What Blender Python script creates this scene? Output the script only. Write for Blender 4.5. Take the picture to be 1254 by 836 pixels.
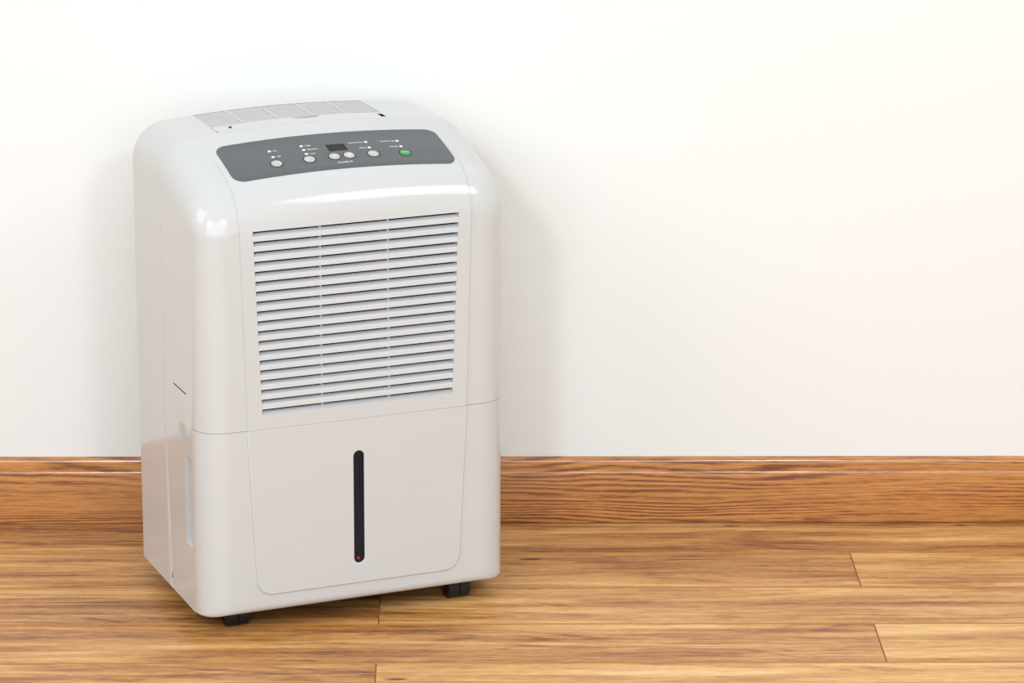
import bpy, bmesh, math, random
from mathutils import Vector, Matrix

sc = bpy.context.scene
for o in list(bpy.data.objects):
    bpy.data.objects.remove(o)
COL = sc.collection
random.seed(7)

# ------------------------------------------------------------------ camera
cam_d = bpy.data.cameras.new('camera')
cam = bpy.data.objects.new('camera', cam_d)
COL.objects.link(cam)
cam_d.sensor_width = 36.0
cam_d.sensor_fit = 'HORIZONTAL'
cam_d.lens = 4032.1 / 1254 * 36.0
cam_d.clip_start = 0.05
right = Vector((0.999834, -0.01755, 0.004882))
down = Vector((-0.000207, -0.2789, -0.96032))
fwd = Vector((0.018215, 0.96016, -0.278857))
m = Matrix((right, -down, -fwd)).transposed().to_4x4()
m.translation = Vector((0, 0, 1.45))
cam.matrix_world = m
sc.camera = cam

# ------------------------------------------------------------------ light
sc.view_settings.view_transform = 'Standard'
sc.view_settings.look = 'None'
sc.view_settings.gamma = 1.0
sc.view_settings.use_curve_mapping = False
sc.view_settings.exposure = 0.0

wd = bpy.data.worlds.new('world')
sc.world = wd
wd.use_nodes = True
bg = wd.node_tree.nodes['Background']
bg.inputs[0].default_value = (1.0, 0.935, 0.815, 1)
bg.inputs[1].default_value = 0.65

TARGET = Vector((-0.1, 3.9, 0.42))


def area(name, az, el, dist, w, h, power, col=(1, 1, 1), shape='RECTANGLE'):
    d = bpy.data.lights.new(name, 'AREA')
    d.shape = shape
    d.size = w
    d.size_y = h
    d.energy = power
    d.color = col
    o = bpy.data.objects.new(name, d)
    a, e = math.radians(az), math.radians(el)
    dirv = Vector((math.sin(a) * math.cos(e), -math.cos(a) * math.cos(e), math.sin(e)))
    o.location = TARGET + dirv * dist
    o.rotation_euler = dirv.to_track_quat('Z', 'Y').to_euler()
    COL.objects.link(o)
    return o


area('studio_lamp_left', -13, 27, 3.3, 0.30, 0.30, 15.5, (0.96, 1, 1.05), 'ELLIPSE')
area('studio_lamp_right', 17, 27, 3.3, 0.30, 0.30, 12, (0.96, 1, 1.05), 'ELLIPSE')
area('softbox_front', 0, 16, 4.4, 3.6, 2.0, 68, (0.87, 1, 1.13))
area('softbox_right', 51, 40, 3.0, 0.95, 0.80, 13, (1, 0.99, 0.97))
area('softbox_left', -50, 33, 3.2, 1.5, 1.5, 20, (1, 0.99, 0.98))

# ------------------------------------------------------------------ helpers


class MB:
    def __init__(s):
        s.v = []
        s.f = []

    def vert(s, *p):
        s.v.append(tuple(p))
        return len(s.v) - 1

    def quad(s, pts):
        i = [s.vert(*p) for p in pts]
        s.f.append(i)

    def box(s, a, b):
        x0, y0, z0 = a
        x1, y1, z1 = b
        n = len(s.v)
        s.v += [(x0, y0, z0), (x1, y0, z0), (x1, y1, z0), (x0, y1, z0),
                (x0, y0, z1), (x1, y0, z1), (x1, y1, z1), (x0, y1, z1)]
        for q in ((3, 2, 1, 0), (4, 5, 6, 7), (0, 1, 5, 4), (1, 2, 6, 5), (2, 3, 7, 6), (3, 0, 4, 7)):
            s.f.append([n + k for k in q])

    def grid(s, rows, skip=None, close=False):
        n = len(s.v)
        c = len(rows[0])
        for r in rows:
            s.v += [tuple(p) for p in r]
        for i in range(len(rows) - 1):
            for j in range(c if close else c - 1):
                if skip and skip(i, j):
                    continue
                j2 = (j + 1) % c
                s.f.append([n + i * c + j, n + i * c + j2, n + (i + 1) * c + j2, n + (i + 1) * c + j])

    def build(s, name, mat, parent=None, smooth=None, merge=0.00002, recalc=True):
        me = bpy.data.meshes.new(name)
        me.from_pydata(s.v, [], s.f)
        bm = bmesh.new()
        bm.from_mesh(me)
        if merge:
            bmesh.ops.remove_doubles(bm, verts=bm.verts, dist=merge)
            bmesh.ops.dissolve_degenerate(bm, edges=bm.edges, dist=1e-6)
        if recalc:
            bmesh.ops.recalc_face_normals(bm, faces=bm.faces)
        bm.to_mesh(me)
        bm.free()
        if smooth is not None:
            for p in me.polygons:
                p.use_smooth = True
            me.set_sharp_from_angle(angle=math.radians(smooth))
        me.materials.append(mat)
        o = bpy.data.objects.new(name, me)
        COL.objects.link(o)
        o.parent = parent
        return o


def lathe(mb, prof, center, axis='x', n=24):
    """prof: list of (r, t) along the axis"""
    rows = []
    for r, t in prof:
        row = []
        for k in range(n):
            a = 2 * math.pi * k / n
            c, s_ = r * math.cos(a), r * math.sin(a)
            if axis == 'x':
                p = (center[0] + t, center[1] + c, center[2] + s_)
            elif axis == 'z':
                p = (center[0] + c, center[1] + s_, center[2] + t)
            row.append(p)
        rows.append(row)
    mb.grid(rows, close=True)


def lerp(a, b, t):
    return a + (b - a) * t


def sstep(a, b, x):
    t = min(1, max(0, (x - a) / (b - a)))
    return t * t * (3 - 2 * t)


# ------------------------------------------------------------------ materials


def new_mat(name):
    mt = bpy.data.materials.new(name)
    mt.use_nodes = True
    nt = mt.node_tree
    b = nt.nodes['Principled BSDF']
    return mt, nt, b


def simple(name, col, rough, spec=0.5, bump=0, bscale=400, coat=0):
    mt, nt, b = new_mat(name)
    b.inputs['Base Color'].default_value = (*col, 1)
    b.inputs['Roughness'].default_value = rough
    b.inputs['Specular IOR Level'].default_value = spec
    if coat:
        b.inputs['Coat Weight'].default_value = coat
        b.inputs['Coat Roughness'].default_value = 0.05
    tc = nt.nodes.new('ShaderNodeTexCoord')
    nz = nt.nodes.new('ShaderNodeTexNoise')
    nz.inputs['Scale'].default_value = bscale
    nz.inputs['Detail'].default_value = 3
    nt.links.new(tc.outputs['Object'], nz.inputs['Vector'])
    mr = nt.nodes.new('ShaderNodeMapRange')
    mr.inputs['To Min'].default_value = max(0.0, rough - 0.02)
    mr.inputs['To Max'].default_value = rough + 0.02
    nt.links.new(nz.outputs['Fac'], mr.inputs['Value'])
    nt.links.new(mr.outputs['Result'], b.inputs['Roughness'])
    if bump:
        bp = nt.nodes.new('ShaderNodeBump')
        bp.inputs['Strength'].default_value = bump
        bp.inputs['Distance'].default_value = 0.001
        nt.links.new(nz.outputs['Fac'], bp.inputs['Height'])
        nt.links.new(bp.outputs['Normal'], b.inputs['Normal'])
    return mt


M_WHITE = simple('glossy_white_plastic', (0.578, 0.600, 0.620), 0.11, 0.5, bscale=60)
M_CREAM = M_WHITE
M_SLAT = simple('satin_white_plastic', (0.61, 0.64, 0.67), 0.3, 0.4, bscale=60)
M_VENT = simple('pale_grey_plastic', (0.53, 0.535, 0.55), 0.45, 0.3, bscale=60)
M_GREY = simple('slate_grey_plastic', (0.092, 0.102, 0.115), 0.34, 0.45, bscale=500, bump=0.02)
M_DARK = simple('black_plastic', (0.008, 0.009, 0.011), 0.4, 0.35)
M_WIN = simple('dark_window_plastic', (0.008, 0.013, 0.022), 0.2, 0.25)
M_INNER = simple('dark_interior', (0.02, 0.02, 0.022), 0.7, 0.2)
M_BUTTON = simple('grey_button', (0.50, 0.51, 0.50), 0.35, 0.4)
M_RING = simple('button_gap', (0.03, 0.034, 0.038), 0.6, 0.1)
M_GREEN = simple('green_button', (0.035, 0.33, 0.075), 0.3, 0.4)
M_PRINT = simple('white_print', (0.82, 0.83, 0.84), 0.5, 0.3)
M_LED = simple('white_lens', (0.9, 0.91, 0.92), 0.2, 0.5)
M_RED = simple('red_float', (0.34, 0.012, 0.02), 0.4, 0.4)
M_TAN = simple('tan_filter_frame', (0.20, 0.15, 0.11), 0.6, 0.2)
M_SUB = simple('subfloor', (0.22, 0.10, 0.035), 0.8, 0.1)

# wall paint
M_WALL, nt, b = new_mat('warm_white_wall_paint')
b.inputs['Base Color'].default_value = (0.815, 0.846, 0.856, 1)
b.inputs['Roughness'].default_value = 0.65
b.inputs['Specular IOR Level'].default_value = 0.25
tc = nt.nodes.new('ShaderNodeTexCoord')
nz = nt.nodes.new('ShaderNodeTexNoise')
nz.inputs['Scale'].default_value = 170
nz.inputs['Detail'].default_value = 4
nz.inputs['Roughness'].default_value = 0.6
nt.links.new(tc.outputs['Object'], nz.inputs['Vector'])
bp = nt.nodes.new('ShaderNodeBump')
bp.inputs['Strength'].default_value = 0.10
bp.inputs['Distance'].default_value = 0.002
nt.links.new(nz.outputs['Fac'], bp.inputs['Height'])
nt.links.new(bp.outputs['Normal'], b.inputs['Normal'])


def wood(name, across, stops, A, B, fig, line_w, amt, tone, rough, knots=0.0, fibre=(9, 260), streak=(3.0, 110), broad=(1.2, 18), coat=0.0):
    """wood grain along local X: ring lines (contours of a tilted, wandering field), streaks, fibres and pores.
    amt = strengths of (broad, streak, fibre, pore, line)"""
    mt, nt, b = new_mat(name)
    N = nt.nodes.new
    L = nt.links.new

    def math_(op, a, bb, clamp=False):
        n = N('ShaderNodeMath')
        n.operation = op
        n.use_clamp = clamp
        for i, q in enumerate((a, bb)):
            if isinstance(q, (int, float)):
                n.inputs[i].default_value = q
            elif q is not None:
                L(q, n.inputs[i])
        return n.outputs[0]

    tc = N('ShaderNodeTexCoord')
    oi = N('ShaderNodeObjectInfo')
    sep = N('ShaderNodeSeparateXYZ')
    L(tc.outputs['Object'], sep.inputs[0])
    oc = N('ShaderNodeSeparateColor')
    L(oi.outputs['Color'], oc.inputs[0])
    rnd = oc.outputs[0]
    X = math_('ADD', sep.outputs[0], math_('MULTIPLY', rnd, 37.0))
    V = math_('ADD', sep.outputs[across], math_('MULTIPLY', rnd, 5.3))
    W = math_('MULTIPLY', rnd, 61.0)

    def noise(fx, fv, detail, dist=0.0, ro=0.55, off=0.0):
        c = N('ShaderNodeCombineXYZ')
        L(math_('MULTIPLY', X, fx), c.inputs[0])
        L(math_('MULTIPLY', V, fv), c.inputs[1])
        L(math_('ADD', W, off), c.inputs[2])
        n = N('ShaderNodeTexNoise')
        n.inputs['Scale'].default_value = 1.0
        n.inputs['Detail'].default_value = detail
        n.inputs['Roughness'].default_value = ro
        n.inputs['Distortion'].default_value = dist
        L(c.outputs[0], n.inputs['Vector'])
        return n.outputs['Fac']

    def rng(val, a, bb, c, d):
        n = N('ShaderNodeMapRange')
        n.inputs['From Min'].default_value = a
        n.inputs['From Max'].default_value = bb
        n.inputs['To Min'].default_value = c
        n.inputs['To Max'].default_value = d
        L(val, n.inputs['Value'])
        return n.outputs[0]

    fib = noise(fibre[0], fibre[1], 3.0, 0.0, 0.6, 3.1)
    por = noise(60, 600, 2.0, 0.0, 0.6, 7.7)
    F = math_('ADD', math_('MULTIPLY', V, A), math_('MULTIPLY', noise(fig[0], fig[1], 2.0, 0.3, 0.45), B))
    F = math_('ADD', F, math_('MULTIPLY', noise(9, 70, 3.0, 0.0, 0.6, 11.0), 0.9))
    p = math_('MULTIPLY', math_('PINGPONG', F, 0.5), 2.0)
    p = math_('ADD', p, math_('MULTIPLY', math_('SUBTRACT', fib, 0.5), 0.9))
    line = rng(p, 0.0, line_w, 1.0, 0.0)
    line = math_('MULTIPLY', line, rng(noise(2.2, 30, 2.0, 0, 0.5, 17.0), 0.35, 0.62, 0.15, 1.0))
    terms = [(noise(broad[0], broad[1], 3.0, 0.8, 0.5, 23.0), amt[0]), (noise(streak[0], streak[1], 4.0, 0.4, 0.6, 29.0), amt[1]),
             (fib, amt[2]), (por, amt[3])]
    mix = math_('ADD', 0.5 + tone, math_('SUBTRACT', oc.outputs[1], 0.5))
    for q, k in terms:
        mix = math_('ADD', mix, math_('MULTIPLY', math_('SUBTRACT', q, 0.5), k))
    mix = math_('SUBTRACT', mix, math_('MULTIPLY', line, amt[4]))
    if knots:
        c = N('ShaderNodeCombineXYZ')
        L(math_('MULTIPLY', X, 6.0), c.inputs[0])
        L(math_('MULTIPLY', V, 19.0), c.inputs[1])
        L(W, c.inputs[2])
        vo = N('ShaderNodeTexVoronoi')
        vo.inputs['Scale'].default_value = 1.0
        L(c.outputs[0], vo.inputs['Vector'])
        kn = rng(math_('ADD', vo.outputs['Distance'], math_('MULTIPLY', math_('SUBTRACT', fib, 0.5), 0.12)), 0.02, 0.11, 1.0, 0.0)
        gate = math_('GREATER_THAN', vo.outputs['Color'], 0.60)
        mix = math_('SUBTRACT', mix, math_('MULTIPLY', math_('MULTIPLY', kn, gate), knots))
    cr = N('ShaderNodeValToRGB')
    e = cr.color_ramp.elements
    while len(e) < len(stops):
        e.new(0.5)
    for el, (q, c) in zip(e, stops):
        el.position = q
        el.color = (*c, 1)
    L(mix, cr.inputs['Fac'])
    L(cr.outputs['Color'], b.inputs['Base Color'])
    L(rng(mix, 0, 1, rough + 0.08, rough), b.inputs['Roughness'])
    b.inputs['Specular IOR Level'].default_value = 0.45
    bp = N('ShaderNodeBump')
    b.inputs['Coat Weight'].default_value = coat
    b.inputs['Coat Roughness'].default_value = 0.1
    bp.inputs['Strength'].default_value = 0.15
    bp.inputs['Distance'].default_value = 0.0006
    L(mix, bp.inputs['Height'])
    L(bp.outputs['Normal'], b.inputs['Normal'])
    return mt


M_FLOOR = wood('acacia_laminate', 1,
               [(0.0, (0.11, 0.030, 0.009)), (0.18, (0.27, 0.100, 0.030)), (0.38, (0.50, 0.237, 0.073)),
                (0.56, (0.68, 0.372, 0.130)), (0.78, (0.82, 0.54, 0.235)), (1.0, (0.93, 0.73, 0.44))],
               26, 13.0, (1.7, 10.0), 0.55, (1.05, 0.66, 0.42, 0.55, 0.15), 0.0, 0.30, 0.5,
               fibre=(12, 330), streak=(4.0, 90), broad=(2.0, 20))
M_OAK = wood('stained_oak', 2,
             [(0.0, (0.10, 0.026, 0.006)), (0.22, (0.25, 0.077, 0.016)), (0.42, (0.45, 0.178, 0.042)),
              (0.6, (0.57, 0.252, 0.066)), (1.0, (0.73, 0.40, 0.145))],
             180, 26.0, (1.2, 9.0), 0.75, (0.35, 0.4, 0.5, 0.4, 0.42), 0.0, 0.20, fibre=(20, 520), streak=(4.0, 150), coat=0.8)
M_EDGE = simple('plank_bevel', (0.44, 0.19, 0.045), 0.5, 0.3)

# ------------------------------------------------------------------ setting
WALL_Y = 4.139

mb = MB()
mb.box((-3.2, WALL_Y, -0.02), (3.2, WALL_Y + 0.1, 2.7))
wall = mb.build('wall_back', M_WALL)
wall['kind'] = 'structure'
wall['label'] = 'warm white painted wall behind the dehumidifier'

# baseboard: ogee-like profile (y offset from wall toward room, z)
prof = [(0.0, 0.0012), (0.0118, 0.0012), (0.0121, 0.003), (0.0121, 0.0690), (0.0118, 0.0712), (0.0110, 0.0728), (0.0098, 0.0738),
        (0.0084, 0.0743), (0.0078, 0.0748), (0.0078, 0.0820), (0.0075, 0.0848), (0.0066, 0.0870), (0.0052, 0.0886), (0.0034, 0.0896),
        (0.0, 0.0900)]
mb = MB()
rows = []
for x in (-3.2, 3.2):
    rows.append([(x, WALL_Y - 0.0002 - d, z_) for d, z_ in prof])
mb.grid(rows)
mb.f.append(list(range(len(prof))))
mb.f.append(list(range(len(prof), 2 * len(prof)))[::-1])
base = mb.build('baseboard_back', M_OAK, smooth=25)
base.color = (0.52, 0.53, 0, 1)
base['kind'] = 'structure'
base['label'] = 'stained oak baseboard with moulded top edge'

# floor: sub-floor and planks
mb = MB()
mb.box((-3.2, 0.2, -0.05), (3.2, WALL_Y, -0.0085))
floor = mb.build('floor', M_SUB)
floor['kind'] = 'structure'
floor['label'] = 'brown wood plank floor'

PITCH = 0.1268
Y0 = 4.0118
PL = 1.21
mesh_cache = {}


def plank_mesh(l, w):
    key = (round(l, 4), round(w, 4))
    if key in mesh_cache:
        return mesh_cache[key]
    g, c, cx, t = 0.0002, 0.0020, 0.0008, 0.008
    x, y = l / 2 - g, w / 2 - g
    vs = [(-x, -y, -t), (x, -y, -t), (x, y, -t), (-x, y, -t),
          (-x, -y, -cx), (x, -y, -cx), (x, y, -cx), (-x, y, -cx),
          (-x + cx, -y + c, 0), (x - cx, -y + c, 0), (x - cx, y - c, 0), (-x + cx, y - c, 0)]
    fs = [(3, 2, 1, 0), (8, 9, 10, 11)]
    for i in range(4):
        j = (i + 1) % 4
        fs += [(i, j, j + 4, i + 4), (i + 4, j + 4, j + 8, i + 8)]
    me = bpy.data.meshes.new('plank')
    me.from_pydata(vs, [], fs)
    me.materials.append(M_FLOOR)
    me.materials.append(M_EDGE)
    for p in me.polygons:
        if abs(p.normal.z) < 0.95:
            p.material_index = 1
    mesh_cache[key] = me
    return me


TONES = {(0, -1): -0.10, (0, 0): -0.05, (1, -1): -0.06, (1, 0): 0.0, (2, -1): -0.12, (2, 0): 0.03,
         (3, -1): -0.05, (3, 0): 0.04, (4, -1): -0.09, (4, 0): 0.08, (5, -1): -0.04}
for r in range(0, 20):
    if r == 0:
        ya, yb = Y0, WALL_Y - 0.003
    else:
        yb = Y0 - (r - 1) * PITCH
        ya = yb - PITCH
    jx = 0.515 if r % 2 == 1 else -0.0897
    for k in range(-2, 2):
        xa = jx + k * PL
        o = bpy.data.objects.new('plank', plank_mesh(PL, yb - ya))
        COL.objects.link(o)
        o.parent = floor
        o.location = (xa + PL / 2, (ya + yb) / 2, 0)
        # (grain seed, board tone)
        o.color = (random.random(), 0.5 + TONES.get((r, k), random.uniform(-0.05, 0.05)), 0, 1)

# ------------------------------------------------------------------ dehumidifier
root = bpy.data.objects.new('dehumidifier', None)
COL.objects.link(root)
root.empty_display_size = 0.1
root.location = (-0.11309, 3.77571, 0)
root.rotation_euler = (0, 0, math.radians(21.773))
root['label'] = 'white portable dehumidifier with louvred front grille and grey control panel'
root['category'] = 'dehumidifier'

HW, TOP, BOT = 0.1975, 0.592, 0.024
KA = 0.33              # crown of the top
RC = 0.045             # upper corner radius
YC = 0.142             # crease between sloped front and flat top
YE = 0.038             # rear edge of the front bezel on the sides
SEAM = 0.2577
SL = 0.325
RF = 0.062


def corner(hw, T, r):
    xa = -(hw - r)
    for _ in range(30):
        a = math.atan(2 * KA * abs(xa))
        xa = -hw + r - r * math.sin(a)
    za = T - KA * xa * xa
    return xa, za - r * math.cos(a), a


def outline_up(hw, T, r, side_z, ncor=14, narch=44, arch_x=None):
    """left side going up, corner, crowned top, corner, right side going down: (x, z, wt)"""
    xa, zc, a = corner(hw, T, r)
    cx = -hw + r
    left = []
    for q in side_z:
        left.append((-hw, min(q, zc) if q is not None else zc, 0.0))
    for i in range(ncor + 1):
        t = i / ncor
        th = lerp(math.pi, math.pi / 2 + a, t)
        left.append((cx + r * math.cos(th), zc + r * math.sin(th), sstep(0.0, 1.0, t)))
    if arch_x is None:
        arch_x = [lerp(xa, -xa, i / narch) for i in range(1, narch)]
    mid = [(x, T - KA * x * x, 1.0) for x in arch_x if xa < x < -xa]
    rightp = [(-x, z_, w_) for x, z_, w_ in reversed(left)]
    return left + mid + rightp


def yedge(z_, wt):
    """rear edge of the bezel: low on the sides it sits near the front, higher up it runs back to the crease"""
    if wt > 0:
        return YC
    return lerp(YE, YC, sstep(0.462, 0.484, z_))


def drop(y):
    """fall of the sloped/rounded front below the crown"""
    if y >= YC:
        return 0.0
    if y > 0.0428:
        return SL * (YC - y)
    return TOP - (0.501 + math.sqrt(max(RF * RF - (RF - y) ** 2, 0)))


ZC0 = corner(HW, TOP, RC)[1]

# --- profiles along the bezel (k): top and side, same count
top_prof, side_prof, bot_prof = [], [], []
NA, NB = 10, 16
for i in range(NA):
    t = i / NA
    y = lerp(YC, 0.0428, t)
    top_prof.append((y, SL * (YC - y)))
    if i == 0:
        side_prof.append((YE, 0.0))
        bot_prof.append((YE, 0.0))
    else:
        side_prof.append((lerp(YE, YE - 0.003, t), 0.0))
        bot_prof.append((lerp(YE, YE - 0.003, t), 0.0))
b0 = math.atan(SL)
AX, AY = 0.040, YE - 0.003
for i in range(NB + 1):
    t = i / NB
    th = lerp(math.pi / 2 - b0, 0, t)
    y = RF - RF * math.cos(th)
    top_prof.append((y, TOP - (0.501 + RF * math.sin(th))))
    ph = t * math.pi / 2
    e = 0.92
    side_prof.append((AY * (1 - math.sin(ph) ** e), AX * (1 - math.cos(ph) ** e)))
    bot_prof.append((AY * (1 - math.sin(ph) ** e), 0.013 * (1 - math.cos(ph)) ** 2))
for q in (0.012, 0.026):
    top_prof.append((0.0, 0.091 + q * 0.01))
    side_prof.append((0.0, AX + q))
    bot_prof.append((0.0, 0.013 + q))

side_z = [SEAM + 0.0002, 0.33, 0.40, 0.44, 0.462, 0.4655, 0.469, 0.473, 0.477, 0.4805, 0.484]
rows = []
nside = len(side_z)
for k, ((yt, it), (ys, is_)) in enumerate(zip(top_prof, side_prof)):
    hw, T = HW - is_, TOP - min(it, 0.083)
    ring = outline_up(hw, T, max(0.004, RC - 0.85 * is_), side_z)
    row = []
    for j, (x, z_, wt) in enumerate(ring):
        jj = min(j, len(ring) - 1 - j)
        y = ys
        if k <= NA:                       # planar part: spread from the rear edge to the rounding
            y0 = yedge(z_, wt) if jj < nside else YC
            y = lerp(y0, side_prof[NA][0], k / NA)
        y = lerp(y, yt, wt)
        if k == 0 and jj < nside:         # fine shadow gap against the cabinet
            x -= math.copysign(0.0007 * (1 - sstep(0.40, 0.462, z_)), x)
        row.append((x, y, z_))
    rows.append(row)
mb = MB()
mb.grid(rows)
bezel = mb.build('front_bezel', M_WHITE, root, smooth=38)

# --- bucket shell (lower front)


def outline_down(hw, bot, r, zt):
    left = [(-hw, lerp(zt, bot + r, q), 0.0) for q in (0, 0.3, 0.6, 0.85, 0.95)]
    for i in range(9):
        th = math.pi + i / 8 * math.pi / 2
        left.append((-hw + r + r * math.cos(th), bot + r + r * math.sin(th), sstep(0, 1, i / 8)))
    n = 16
    mid = [(lerp(-hw + r, hw - r, i / n), bot, 1.0) for i in range(1, n)]
    return left + mid + [(-x, z_, w_) for x, z_, w_ in reversed(left)]


rows = []
for (yb_, ib), (ys, is_) in zip(bot_prof, side_prof):
    ring = outline_down(HW - is_, BOT + ib, 0.003 + 0.30 * is_, SEAM - 0.0002)
    rows.append([(x, lerp(ys, yb_, wt), z_) for x, z_, wt in ring])
mb = MB()
mb.grid(rows)
bucket = mb.build('water_bucket', M_WHITE, root, smooth=38)

# dark liner behind the seam
ring = [(-(HW - is_ - 0.0025), ys + 0.0025) for ys, is_ in side_prof]
ring = ring + [(-x, y) for x, y in reversed(ring)]
mb = MB()
mb.grid([[(x, y, SEAM - 0.008) for x, y in ring], [(x, y, SEAM + 0.008) for x, y in ring]])
mb.build('seam_liner', M_INNER, root, smooth=40)

# --- cabinet sides (between bezel and rear shell), left side carries the grips


def yseam(x, z_):
    if abs(x) > HW - 0.004 and z_ < 0.5:
        return lerp(0.1275, YC, sstep(0.02, 0.26, z_))
    return YC


xa, zc0, _ = corner(HW, TOP, RC)
SZ = [BOT, 0.105, 0.1052, 0.2175, 0.232, 0.252, 0.2938, 0.2954, 0.40, 0.44, 0.462, 0.4655, 0.469, 0.473, 0.477, 0.4805, 0.484]
ring = outline_up(HW, TOP, RC, SZ)
NS = len(SZ)
ycols = ['under', 0.0, 0.0015, 0.0165, 0.0265, 0.050, 0.066, 'pre', None]   # offsets behind the bezel edge
rows = []
for ci, c in enumerate(ycols):
    row = []
    for x, z_, wt in ring:
        y0 = yedge(z_, wt)
        y1 = yseam(x, z_)
        sx = 1 if x > 0 else -1
        dd = 0.0007 if c is None and wt == 0 else 0.0
        if c == 'under':
            y, dd = y0 - 0.0012, 0.0025
        elif c == 'pre':
            y = max(y0, y1 - 0.0008)
        elif c is None:
            y = y1
        elif y1 - y0 > 0.07:
            y = y0 + c
        else:
            y = lerp(y0, y1, c / 0.104)
        row.append((x - sx * dd, y, z_ - (0.0012 if c == 'under' and wt > 0 else 0)))
    rows.append(row)
holes = set()
for ci in (2, 3):
    holes.add((ci, 2))               # grip beside the bucket: y .0395-.0645, z .1052-.2175
holes.add((4, 4))                    # finger wedge
for ci in (3, 4):
    holes.add((ci, 6))               # thin slot
holes.add((5, 6))
mb = MB()
mb.grid(rows, skip=lambda i, j: (i, j) in holes)
XL = -HW
# grip recess
y0, y1, z0, z1, d = YE + 0.0015, YE + 0.0265, 0.1052, 0.2175, 0.011
mb.quad([(XL, y1, z0), (XL + d, y1 - 0.001, z0 + 0.003), (XL + d, y1 - 0.001, z1), (XL, y1, z1)])
mb.quad([(XL, y0, z0), (XL + d, y0, z0 + 0.003), (XL + d, y0, z1), (XL, y0, z1)])
mb.quad([(XL + d, y0, z0 + 0.003), (XL + d, y1 - 0.001, z0 + 0.003), (XL + d, y1 - 0.001, z1), (XL + d, y0, z1)])
mb.quad([(XL, y0, z0), (XL, y1, z0), (XL + d, y1 - 0.001, z0 + 0.003), (XL + d, y0, z0 + 0.003)])
mb.quad([(XL, y0, z1), (XL, y1, z1), (XL + d, y1 - 0.001, z1), (XL + d, y0, z1)])
# finger wedge (deepens downwards)
y0, y1, z0, z1, d = YE + 0.0265, YE + 0.050, 0.232, 0.252, 0.0065
mb.quad([(XL, y0, z1), (XL, y1, z1), (XL + d, y1, z0), (XL + d, y0, z0)])
mb.f.append([mb.vert(XL, y1, z1), mb.vert(XL, y1, z0), mb.vert(XL + d, y1, z0)])
mb.f.append([mb.vert(XL, y0, z1), mb.vert(XL, y0, z0), mb.vert(XL + d, y0, z0)])
mb.quad([(XL, y0, z0), (XL, y1, z0), (XL + d, y1, z0), (XL + d, y0, z0)])
cab = mb.build('cabinet', M_CREAM, root, smooth=38)
# thin slot interior
mb = MB()
mb.box((XL + 0.002, YE + 0.012, 0.290), (XL + 0.004, YE + 0.07, 0.299))
mb.build('side_slot', M_INNER, root)

# --- rear shell with the opening for the top vent
VX0, VX1 = -0.1205, 0.0980
VY0, VY1 = 0.146, 0.2515
ax = sorted(set([VX0, VX1] + [lerp(-0.146, 0.146, i / 40) for i in range(41)]))
SZ2 = [BOT, 0.05, 0.1, 0.15, 0.2, 0.25, 0.3, 0.4, 0.5]
rows = []
cols = [None, 'g', VY0, VY1, 0.2535, 0.2565, 0.2575]
ins = [0.0007, 0.0, 0.0, 0.0, 0.0, 0.0012, 0.004]
for c, d in zip(cols, ins):
    full = outline_up(HW, TOP, RC, SZ2, arch_x=ax)
    inn = outline_up(HW - d, TOP - (d if c not in (None,) else 0.0003), RC - d * 0.5, SZ2, arch_x=ax)
    row = []
    for (x, z_, wt), (xi, zi, _) in zip(full, inn):
        y = yseam(x, z_) if c is None else (yseam(x, z_) + 0.001 if c == 'g' else c)
        row.append((xi, y, zi))
    rows.append(row)
ring = outline_up(HW, TOP, RC, SZ2, arch_x=ax)


def vent_skip(i, j):
    if i != 2:
        return False
    x0_, x1_ = ring[j][0], ring[j + 1][0]
    return ring[j][2] == 1.0 and x0_ >= VX0 - 1e-6 and x1_ <= VX1 + 1e-6 and ring[j][1] > 0.58


mb = MB()
mb.grid(rows, skip=vent_skip)
n = len(rows[0])
start = (len(rows) - 1) * n
mb.f.append(list(range(start, start + n)))
rear = mb.build('rear_shell', M_CREAM, root, smooth=38)

# bottom pan
mb = MB()
mb.box((-HW + 0.004, 0.02, BOT - 0.0005), (HW - 0.004, 0.254, BOT + 0.004))
mb.build('base_pan', M_INNER, root)


def crown(x):
    return TOP - KA * x * x


# vent: dark well, slats, ribs
nx = 24
mb = MB()
xs = [lerp(VX0, VX1, i / nx) for i in range(nx + 1)]
mb.grid([[(x, VY0, crown(x) - 0.010) for x in xs], [(x, VY1, crown(x) - 0.010) for x in xs]])
mb.grid([[(x, VY0, crown(x)) for x in xs], [(x, VY0, crown(x) - 0.010) for x in xs]])
mb.grid([[(x, VY1, crown(x)) for x in xs], [(x, VY1, crown(x) - 0.010) for x in xs]])
for x in (VX0, VX1):
    mb.quad([(x, VY0, crown(x)), (x, VY1, crown(x)), (x, VY1, crown(x) - 0.010), (x, VY0, crown(x) - 0.010)])
mb.build('vent_well', M_INNER, root)


def strip(mb, y0, y1, z0, z1, xs):
    a = [[(x, y0, crown(x) + z0) for x in xs], [(x, y0, crown(x) + z1) for x in xs],
         [(x, y1, crown(x) + z1) for x in xs], [(x, y1, crown(x) + z0) for x in xs],
         [(x, y0, crown(x) + z0) for x in xs]]
    mb.grid(a)
    for k in (0, -1):
        mb.quad([a[0][k], a[1][k], a[2][k], a[3][k]])


mb = MB()
NV = 11
for i in range(NV):
    y = lerp(0.1762, 0.2526, i / NV)
    strip(mb, y, y + 0.0054, -0.004, -0.0002, xs)
vs = mb.build('vent_slats', M_VENT, root)
vs['kind'] = 'stuff'
for x in (-0.0793, -0.0340, 0.0106, 0.0530):
    mb = MB()
    strip(mb, 0.1758, 0.2514, -0.005, 0.0006, [x - 0.0010, x + 0.0010])
    mb.build('vent_rib', M_CREAM, root)

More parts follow.
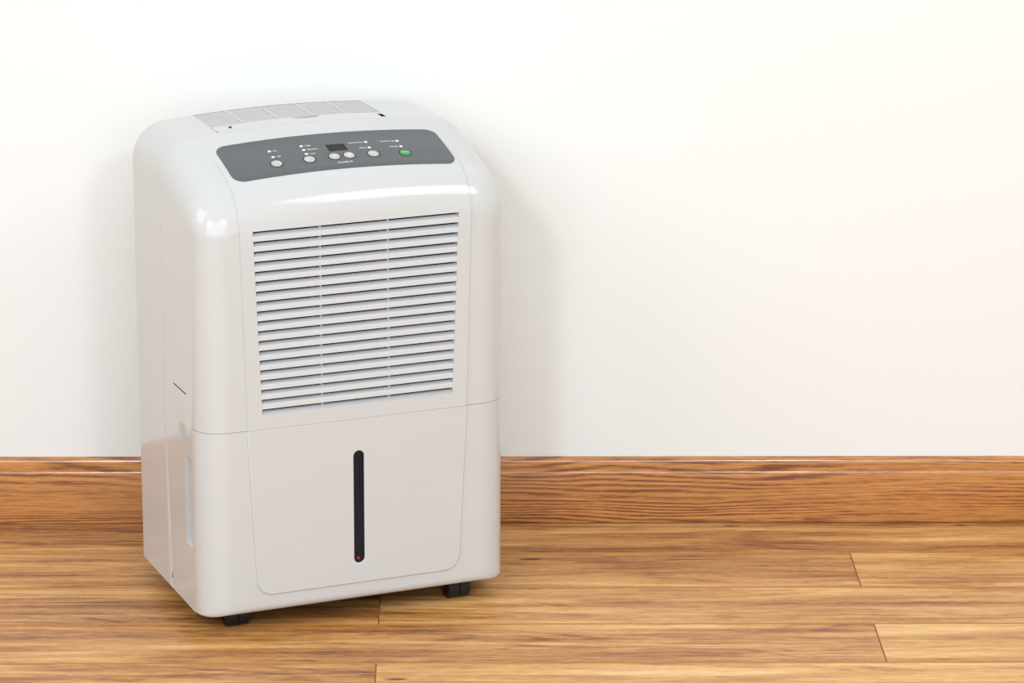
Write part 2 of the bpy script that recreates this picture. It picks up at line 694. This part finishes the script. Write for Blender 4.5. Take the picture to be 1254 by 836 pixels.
# trim strip in front of the vent, with a finger scoop and two latch slots
nxx, nyy = 146, 20
TX = [lerp(VX0 - 0.0004, VX1 + 0.0004, i / nxx) for i in range(nxx + 1)]
TY = [lerp(0.1440, 0.1757, i / nyy) for i in range(nyy + 1)]


def trim_skip(i, j):
    x, y = (TX[j] + TX[j + 1]) / 2, (TY[i] + TY[i + 1]) / 2
    if ((x + 0.0015) / 0.0185) ** 2 + ((y - 0.1765) / 0.0105) ** 2 < 1:
        return True
    if 0.0895 < x < 0.0955 and 0.150 < y < 0.167:
        return True
    if -0.1035 < x < -0.0975 and 0.155 < y < 0.1685 and (x + 0.1035) * 2.2 < (y - 0.153):
        return True
    return False


mb = MB()
mb.grid([[(x, y, crown(x) + 0.0005) for x in TX] for y in TY], skip=trim_skip)
mb.grid([[(x, TY[0], crown(x) + 0.0005) for x in TX], [(x, TY[0], crown(x) - 0.001) for x in TX]])
trim = mb.build('top_trim', M_CREAM, root, smooth=30)

# --- raised front panel with the grille opening
GT, GB = 0.5008, 0.2763


def gx(z_):
    return lerp(0.1214, 0.1295, (z_ - 0.277) / (0.5005 - 0.277))


def pedge(z_):
    return lerp(0.1404, 0.1466, min(1, (z_ - SEAM) / (0.5176 - SEAM)))


GOFF = 0.00035     # the front features sit centred on x = +0.35 mm
yrows = []
for i in range(9):
    yrows.append(lerp(0.112, 0.0428, i / 8))
for i in range(1, 13):
    th = lerp(math.pi / 2 - b0, math.radians(8.0), i / 12)
    yrows.append(RF - RF * math.cos(th))
fz = [GT, 0.46, 0.40, 0.34, GB, SEAM + 0.0002]
nin = 28


def col_x(e, g):
    left = [-e, -e + 0.0010, -lerp(e, g, 0.5), -g]
    inner = [lerp(-g, g, i / nin) for i in range(1, nin)]
    return left + inner + [-q for q in reversed(left)]


PT = 0.0021


def panel_pt(x, y, off):
    """point on the sloped / rounded surface lifted by off along the normal"""
    if y > 0.0428:
        ny, nz_ = -math.sin(b0), math.cos(b0)
    else:
        c = (RF - y) / RF
        ny, nz_ = -c, math.sqrt(max(0, 1 - c * c))
    return (x, y + ny * off, TOP - KA * x * x - drop(y) + nz_ * off)


rows = []
for y in yrows:
    off = PT * (1 - sstep(0.06, 0.108, y))
    e, g = pedge(0.52), gx(0.5005)
    cx = col_x(e, g)
    rows.append([panel_pt(x, y, off if 0 < i < len(cx) - 1 else off - 0.0012 - 0.001) for i, x in enumerate(cx)])
nr = len(rows)
for z_ in fz:
    cx = col_x(pedge(z_), gx(z_))
    rows.append([(x, -PT if 0 < i < len(cx) - 1 else 0.001, z_) for i, x in enumerate(cx)])
nc = len(rows[0])


def gskip(i, j):
    return nr <= i < nr + 4 and 3 <= j < nc - 4


mb = MB()
mb.grid([[(x + GOFF, y, z_) for x, y, z_ in r] for r in rows], skip=gskip)
DP = 0.010
for s in (-1, 1):
    mb.quad([(s * gx(GT) + GOFF, -PT, GT), (s * gx(GB) + GOFF, -PT, GB), (s * gx(GB) + GOFF, DP, GB), (s * gx(GT) + GOFF, DP, GT)])
for z_ in (GT, GB):
    mb.quad([(-gx(z_) + GOFF, -PT, z_), (gx(z_) + GOFF, -PT, z_), (gx(z_) + GOFF, DP, z_), (-gx(z_) + GOFF, DP, z_)])
mb.quad([(-pedge(SEAM) + GOFF, -PT, SEAM + 0.0002), (pedge(SEAM) + GOFF, -PT, SEAM + 0.0002), (pedge(SEAM) + GOFF, 0.002, SEAM + 0.0002), (-pedge(SEAM) + GOFF, 0.002, SEAM + 0.0002)])
fpanel = mb.build('front_panel', M_WHITE, root, smooth=38)

# slats
NSLAT = 19
GP = 0.01210
for i in range(NSLAT):
    zt = 0.5006 - i * GP
    z0 = zt - 0.0062
    h = 0.0059
    last = i == NSLAT - 1
    if last:
        pr = [(-PT + 0.0003, z0 + 0.0002), (-PT + 0.0003, z0 - 0.0001), (0.0055, z0 - 0.0001), (0.0055, z0 + 0.0028)]
    else:
        pr = [(-PT + 0.0006, z0 + 0.0001), (-PT, z0 - 0.0006), (-PT, z0 - h + 0.0004), (-PT + 0.0004, z0 - h), (0.001, z0 - h),
              (0.0055, z0 + 0.0010), (0.0060, z0 + 0.0022), (0.0056, z0 + 0.0028)]
    mb = MB()
    rws = []
    for s in (-1, 1):
        rws.append([(s * (gx(z_) - 0.00005) + GOFF, y, z_) for y, z_ in pr])
    mb.grid(rws, close=True)
    mb.f.append(list(range(len(pr))))
    mb.f.append(list(range(len(pr), 2 * len(pr))))
    mb.build('slat', M_SLAT, fpanel)
for x0, x1 in ((-0.0442, -0.0437), (0.0410, 0.0418)):
    mb = MB()
    mb.grid([[(x + dx, y, z_) for (dx, y) in ((-0.0008, 0.0034), (0.0008, 0.0034), (0.0008, 0.010), (-0.0008, 0.010))] for x, z_ in ((x0, GT), (x1, GB))], close=True)
    mb.build('grille_rib', M_SLAT, fpanel)
    mb = MB()
    mb.box((x0 - 0.0095, 0.0125, GB), (x0 - 0.0030, 0.0150, GT))
    mb.build('filter_frame', M_TAN, fpanel)
mb = MB()
mb.box((-0.135, 0.0165, 0.27), (0.135, 0.0185, 0.506))
mb.build('filter_screen', M_INNER, fpanel)


# --- flat shapes with holes through 2D curves
def curve_plate(name, loops, thick, bevel, mat, parent, y):
    cd = bpy.data.curves.new(name, 'CURVE')
    cd.dimensions = '2D'
    cd.fill_mode = 'BOTH'
    cd.extrude = thick / 2 - bevel
    cd.bevel_depth = bevel
    cd.bevel_resolution = 2
    cd.offset = -bevel
    for lp in loops:
        sp = cd.splines.new('POLY')
        sp.points.add(len(lp) - 1)
        for p, q in zip(sp.points, lp):
            p.co = (q[0], q[1], 0, 1)
        sp.use_cyclic_u = True
    tmp = bpy.data.objects.new(name + '_tmp', cd)
    COL.objects.link(tmp)
    dg = bpy.context.evaluated_depsgraph_get()
    dg.update()
    me = bpy.data.meshes.new_from_object(tmp.evaluated_get(dg))
    bpy.data.objects.remove(tmp)
    bpy.data.curves.remove(cd)
    me.name = name
    # curve XY plane -> local XZ, curve +Z -> -Y
    me.transform(Matrix(((1, 0, 0, 0), (0, 0, -1, y), (0, 1, 0, 0), (0, 0, 0, 1))))
    for p in me.polygons:
        p.use_smooth = True
    me.set_sharp_from_angle(angle=math.radians(35))
    me.materials.clear()
    me.materials.append(mat)
    o = bpy.data.objects.new(name, me)
    COL.objects.link(o)
    o.parent = parent
    return o


def arc(cx, cy, r, a0, a1, n=10):
    return [(cx + r * math.cos(math.radians(lerp(a0, a1, i / n))), cy + r * math.sin(math.radians(lerp(a0, a1, i / n)))) for i in range(n + 1)]


zt, zb = SEAM - 0.0002, 0.0485
et, eb, rr = 0.1404, 0.1312, 0.020
loop = [(-et + GOFF, zt)] + arc(-eb + rr + GOFF, zb + rr, rr, 180, 270) + arc(eb - rr + GOFF, zb + rr, rr, 270, 360) + [(et + GOFF, zt)]
sx0, sx1, sz0, sz1 = -0.0066, 0.0070, 0.0738, 0.2172
sr = (sx1 - sx0) / 2
scx = (sx0 + sx1) / 2
slot = arc(scx, sz1 - sr, sr, 0, 180, 14) + arc(scx, sz0 + sr, sr, 180, 360, 14)
bpanel = curve_plate('bucket_panel', [loop, slot], 0.0034, 0.0009, M_WHITE, bucket, -PT + 0.0017)
# water level window set into the slot
slot2 = arc(scx, sz1 - sr, sr + 0.0006, 0, 180, 14) + arc(scx, sz0 + sr, sr + 0.0006, 180, 360, 14)
win = curve_plate('water_window', [slot2], 0.002, 0.0002, M_WIN, bucket, 0.0030)
mb = MB()
mb.box((scx + 0.0026, 0.0008, 0.150), (scx + 0.0040, 0.0022, sz1 - 0.009))
mb.build('level_scale', M_DARK, bucket)
mb = MB()
lathe(mb, [(0.0, -0.0022), (0.0016, -0.0018), (0.0024, 0.0), (0.0016, 0.0018), (0.0, 0.0022)], (scx - 0.001, 0.0012, sz0 + 0.0055), 'x', 14)
mb.build('float_marker', M_RED, bucket, smooth=60)['label'] = 'small red float marker'

# --- screw slot low on the side seam
mb = MB()
mb.box((XL - 0.0002, 0.1275, 0.037), (XL + 0.003, 0.1290, 0.045))
mb.build('screw_slot', M_DARK, root)

# --- control panel plate on the slope
CX0, CX1, CY0, CY1, CR = -0.1382, 0.1428, 0.0340, 0.1142, 0.0135


def surf_pt(x, y, off):
    base_off = PT * (1 - sstep(0.06, 0.108, y))
    return panel_pt(x, y, base_off + off)


def cxr(y):
    lo, hi = CX0, CX1
    d = 0.0
    if y < CY0 + CR:
        q = CR - (y - CY0)
        d = CR - math.sqrt(max(CR * CR - q * q, 0))
    if y > CY1 - CR:
        q = CR - (CY1 - y)
        d = CR - math.sqrt(max(CR * CR - q * q, 0))
    return lo + d, hi - d


ys = [CY0 + CR * (1 - math.cos(math.pi / 2 * i / 8)) for i in range(9)]
ys += [lerp(CY0 + CR, CY1 - CR, i / 14) for i in range(1, 14)]
ys += [CY1 - CR * (1 - math.cos(math.pi / 2 * i / 8)) for i in range(8, -1, -1)]
rows = []
for y in ys:
    a, b_ = cxr(y)
    rows.append([surf_pt(lerp(a, b_, i / 40), y, 0.0007) for i in range(41)])
mb = MB()
mb.grid(rows)
rim = rows[0] + [r[-1] for r in rows[1:]] + rows[-1][-2::-1] + [r[0] for r in rows[-2:0:-1]]
rim_y = [ys[0]] * 41 + ys[1:] + [ys[-1]] * 40 + ys[-2:0:-1]
low = [surf_pt(p[0], y, -0.0005) for p, y in zip(rim, rim_y)]
mb.grid([rim, low], close=True)
cpanel = mb.build('control_panel', M_GREY, root, smooth=35)
cpanel['label'] = 'slate grey control panel with buttons and indicator lights'


def frame_at(x, y):
    o = Vector(surf_pt(x, y, 0.0007))
    ex = (Vector(surf_pt(x + 0.001, y, 0.0007)) - Vector(surf_pt(x - 0.001, y, 0.0007))).normalized()
    ey = (Vector(surf_pt(x, y + 0.001, 0.0007)) - Vector(surf_pt(x, y - 0.001, 0.0007))).normalized()
    ez = ex.cross(ey).normalized()
    ey = ez.cross(ex)
    return o, ex, ey, ez


def place(mesh_pts, x, y):
    o, ex, ey, ez = frame_at(x, y)
    return [tuple(o + ex * p[0] + ey * p[1] + ez * p[2]) for p in mesh_pts]


def disc(name, x, y, prof, mat, sx=1.0, n=24):
    mb = MB()
    lathe(mb, prof, (0, 0, 0), 'z', n)
    mb.v = place([(p[0] * sx, p[1], p[2]) for p in mb.v], x, y)
    return mb.build(name, mat, cpanel, smooth=50)


BR = 0.0068
for i, (x, y) in enumerate([(-0.0784, 0.0579), (-0.0373, 0.0582), (-0.0055, 0.0590), (0.0131, 0.0590), (0.0438, 0.0588), (0.0837, 0.0573)]):
    disc('button_surround', x, y, [(BR + 0.0012, -0.0004), (BR + 0.0012, 0.0002), (0.0, 0.0002)], M_RING)
    o = disc('button', x, y, [(BR, 0.0), (BR, 0.0004), (BR * 0.93, 0.0008), (BR * 0.6, 0.0010), (0.0, 0.0011)], M_GREEN if i == 5 else M_BUTTON)
    if i == 5:
        o['label'] = 'green power button'
for x, y in [(-0.0776, 0.0868), (-0.0778, 0.0727), (-0.0365, 0.0898), (-0.0366, 0.0803), (-0.0369, 0.0702),
             (0.0445, 0.0871), (0.0439, 0.0731), (0.0847, 0.0865), (0.0844, 0.0727)]:
    disc('indicator_light', x, y, [(0.0019, -0.0002), (0.0019, 0.0004), (0.0012, 0.0007), (0.0, 0.0008)], M_LED, 1.15, 14)

# display
mb = MB()
dx, dy = 0.0116, 0.0081
mb.box((-dx, -dy, -0.0004), (dx, dy, 0.0003))
mb.v = place(mb.v, 0.0044, 0.0792)
mb.build('display', simple('black_display', (0.016, 0.018, 0.019), 0.35, 0.12), cpanel)['label'] = 'black digital display window'


def text(s, x, y, size, mat=M_PRINT, lift=0.0003, align='CENTER'):
    cd = bpy.data.curves.new('panel_text', 'FONT')
    cd.body = s
    cd.size = size
    cd.align_x = align
    cd.align_y = 'CENTER'
    cd.offset = size * 0.022
    cd.resolution_u = 3
    tmp = bpy.data.objects.new('panel_text_tmp', cd)
    COL.objects.link(tmp)
    dg = bpy.context.evaluated_depsgraph_get()
    dg.update()
    me = bpy.data.meshes.new_from_object(tmp.evaluated_get(dg))
    bpy.data.objects.remove(tmp)
    bpy.data.curves.remove(cd)
    me.name = 'panel_text'
    pts = place([(v.co.x, v.co.y, lift) for v in me.vertices], x, y)
    for v, p in zip(me.vertices, pts):
        v.co = p
    me.materials.clear()
    me.materials.append(mat)
    o = bpy.data.objects.new('panel_text', me)
    COL.objects.link(o)
    o.parent = cpanel
    return o


TS = 0.0040
for s, x, y in [('On', -0.0737, 0.0862), ('Off', -0.0737, 0.0722), ('High', -0.0322, 0.0894), ('Medium', -0.0325, 0.0798), ('Low', -0.0326, 0.0699)]:
    text(s, x, y, TS, align='LEFT')
for s, x, y in [('Continuous', 0.0405, 0.0868), ('Filter', 0.0399, 0.0731), ('Bucket Full', 0.0807, 0.0864), ('Power', 0.0804, 0.0727)]:
    text(s, x, y, TS, align='RIGHT')
text('Humidity %', 0.0030, 0.0449, TS)
for s, x, y in [('Timer', -0.0784, 0.0579), ('Speed', -0.0373, 0.0582), ('Filter', 0.0438, 0.0588), ('Power', 0.0837, 0.0573)]:
    text(s, x, y, 0.0036, lift=0.0014)
for k, (x, y) in enumerate(((-0.0055, 0.0590), (0.0131, 0.0590))):
    mb = MB()
    mb.box((-0.0026, -0.0006, 0.0009), (0.0026, 0.0006, 0.0014))
    if k:
        mb.box((-0.0006, -0.0026, 0.0009), (0.0006, 0.0026, 0.0014))
    mb.v = place(mb.v, x, y)
    mb.build('button_symbol', M_PRINT, cpanel, merge=0)

# --- casters


def caster(x, y, rz):
    mb = MB()
    R = 0.0145
    # fork / hood: half-round body that wraps the wheel pair
    rows = []
    for t, rr_ in ((-0.0155, R * 0.80), (-0.0145, R * 1.02), (0.0145, R * 1.02), (0.0155, R * 0.80)):
        row = [(t, rr_ * math.cos(a), 0.0155 + rr_ * math.sin(a)) for a in [lerp(-0.2, math.pi * 0.62, i / 10) for i in range(11)]]
        row.append((t, 0.003, 0.0155))
        rows.append(row)
    mb.grid(rows, close=True)
    mb.f.append(list(range(12)))
    mb.f.append(list(range(36, 48)))
    mb.v = [(c * math.cos(rz) - s * math.sin(rz) + x, c * math.sin(rz) + s * math.cos(rz) + y, z_) for c, s, z_ in mb.v]
    hood = mb.build('caster', M_DARK, root, smooth=40)
    for s in (-1, 1):
        mb = MB()
        a, b_ = (0.0002, 0.0145)
        lathe(mb, [(0.0, s * a), (R - 0.001, s * a), (R, s * (a + 0.001)), (R, s * (b_ - 0.0015)), (R - 0.0015, s * b_), (R * 0.55, s * b_), (R * 0.5, s * (b_ - 0.001)), (0.0, s * (b_ - 0.001))], (0, 0, R), 'x', 28)
        mb.v = [(c * math.cos(rz) - q * math.sin(rz) + x, c * math.sin(rz) + q * math.cos(rz) + y, z_) for c, q, z_ in mb.v]
        mb.build('caster_wheel', M_DARK, hood, smooth=40)
    mb = MB()
    lathe(mb, [(0.0, 0.012), (0.006, 0.012), (0.006, BOT + 0.002), (0.0, BOT + 0.002)], (x, y, 0), 'z', 14)
    mb.build('caster_stem', M_DARK, hood, smooth=40)


caster(-0.146, 0.040, 0.0)
caster(0.139, 0.030, 0.0)
caster(-0.146, 0.228, 0.15)
caster(0.146, 0.228, -0.1)
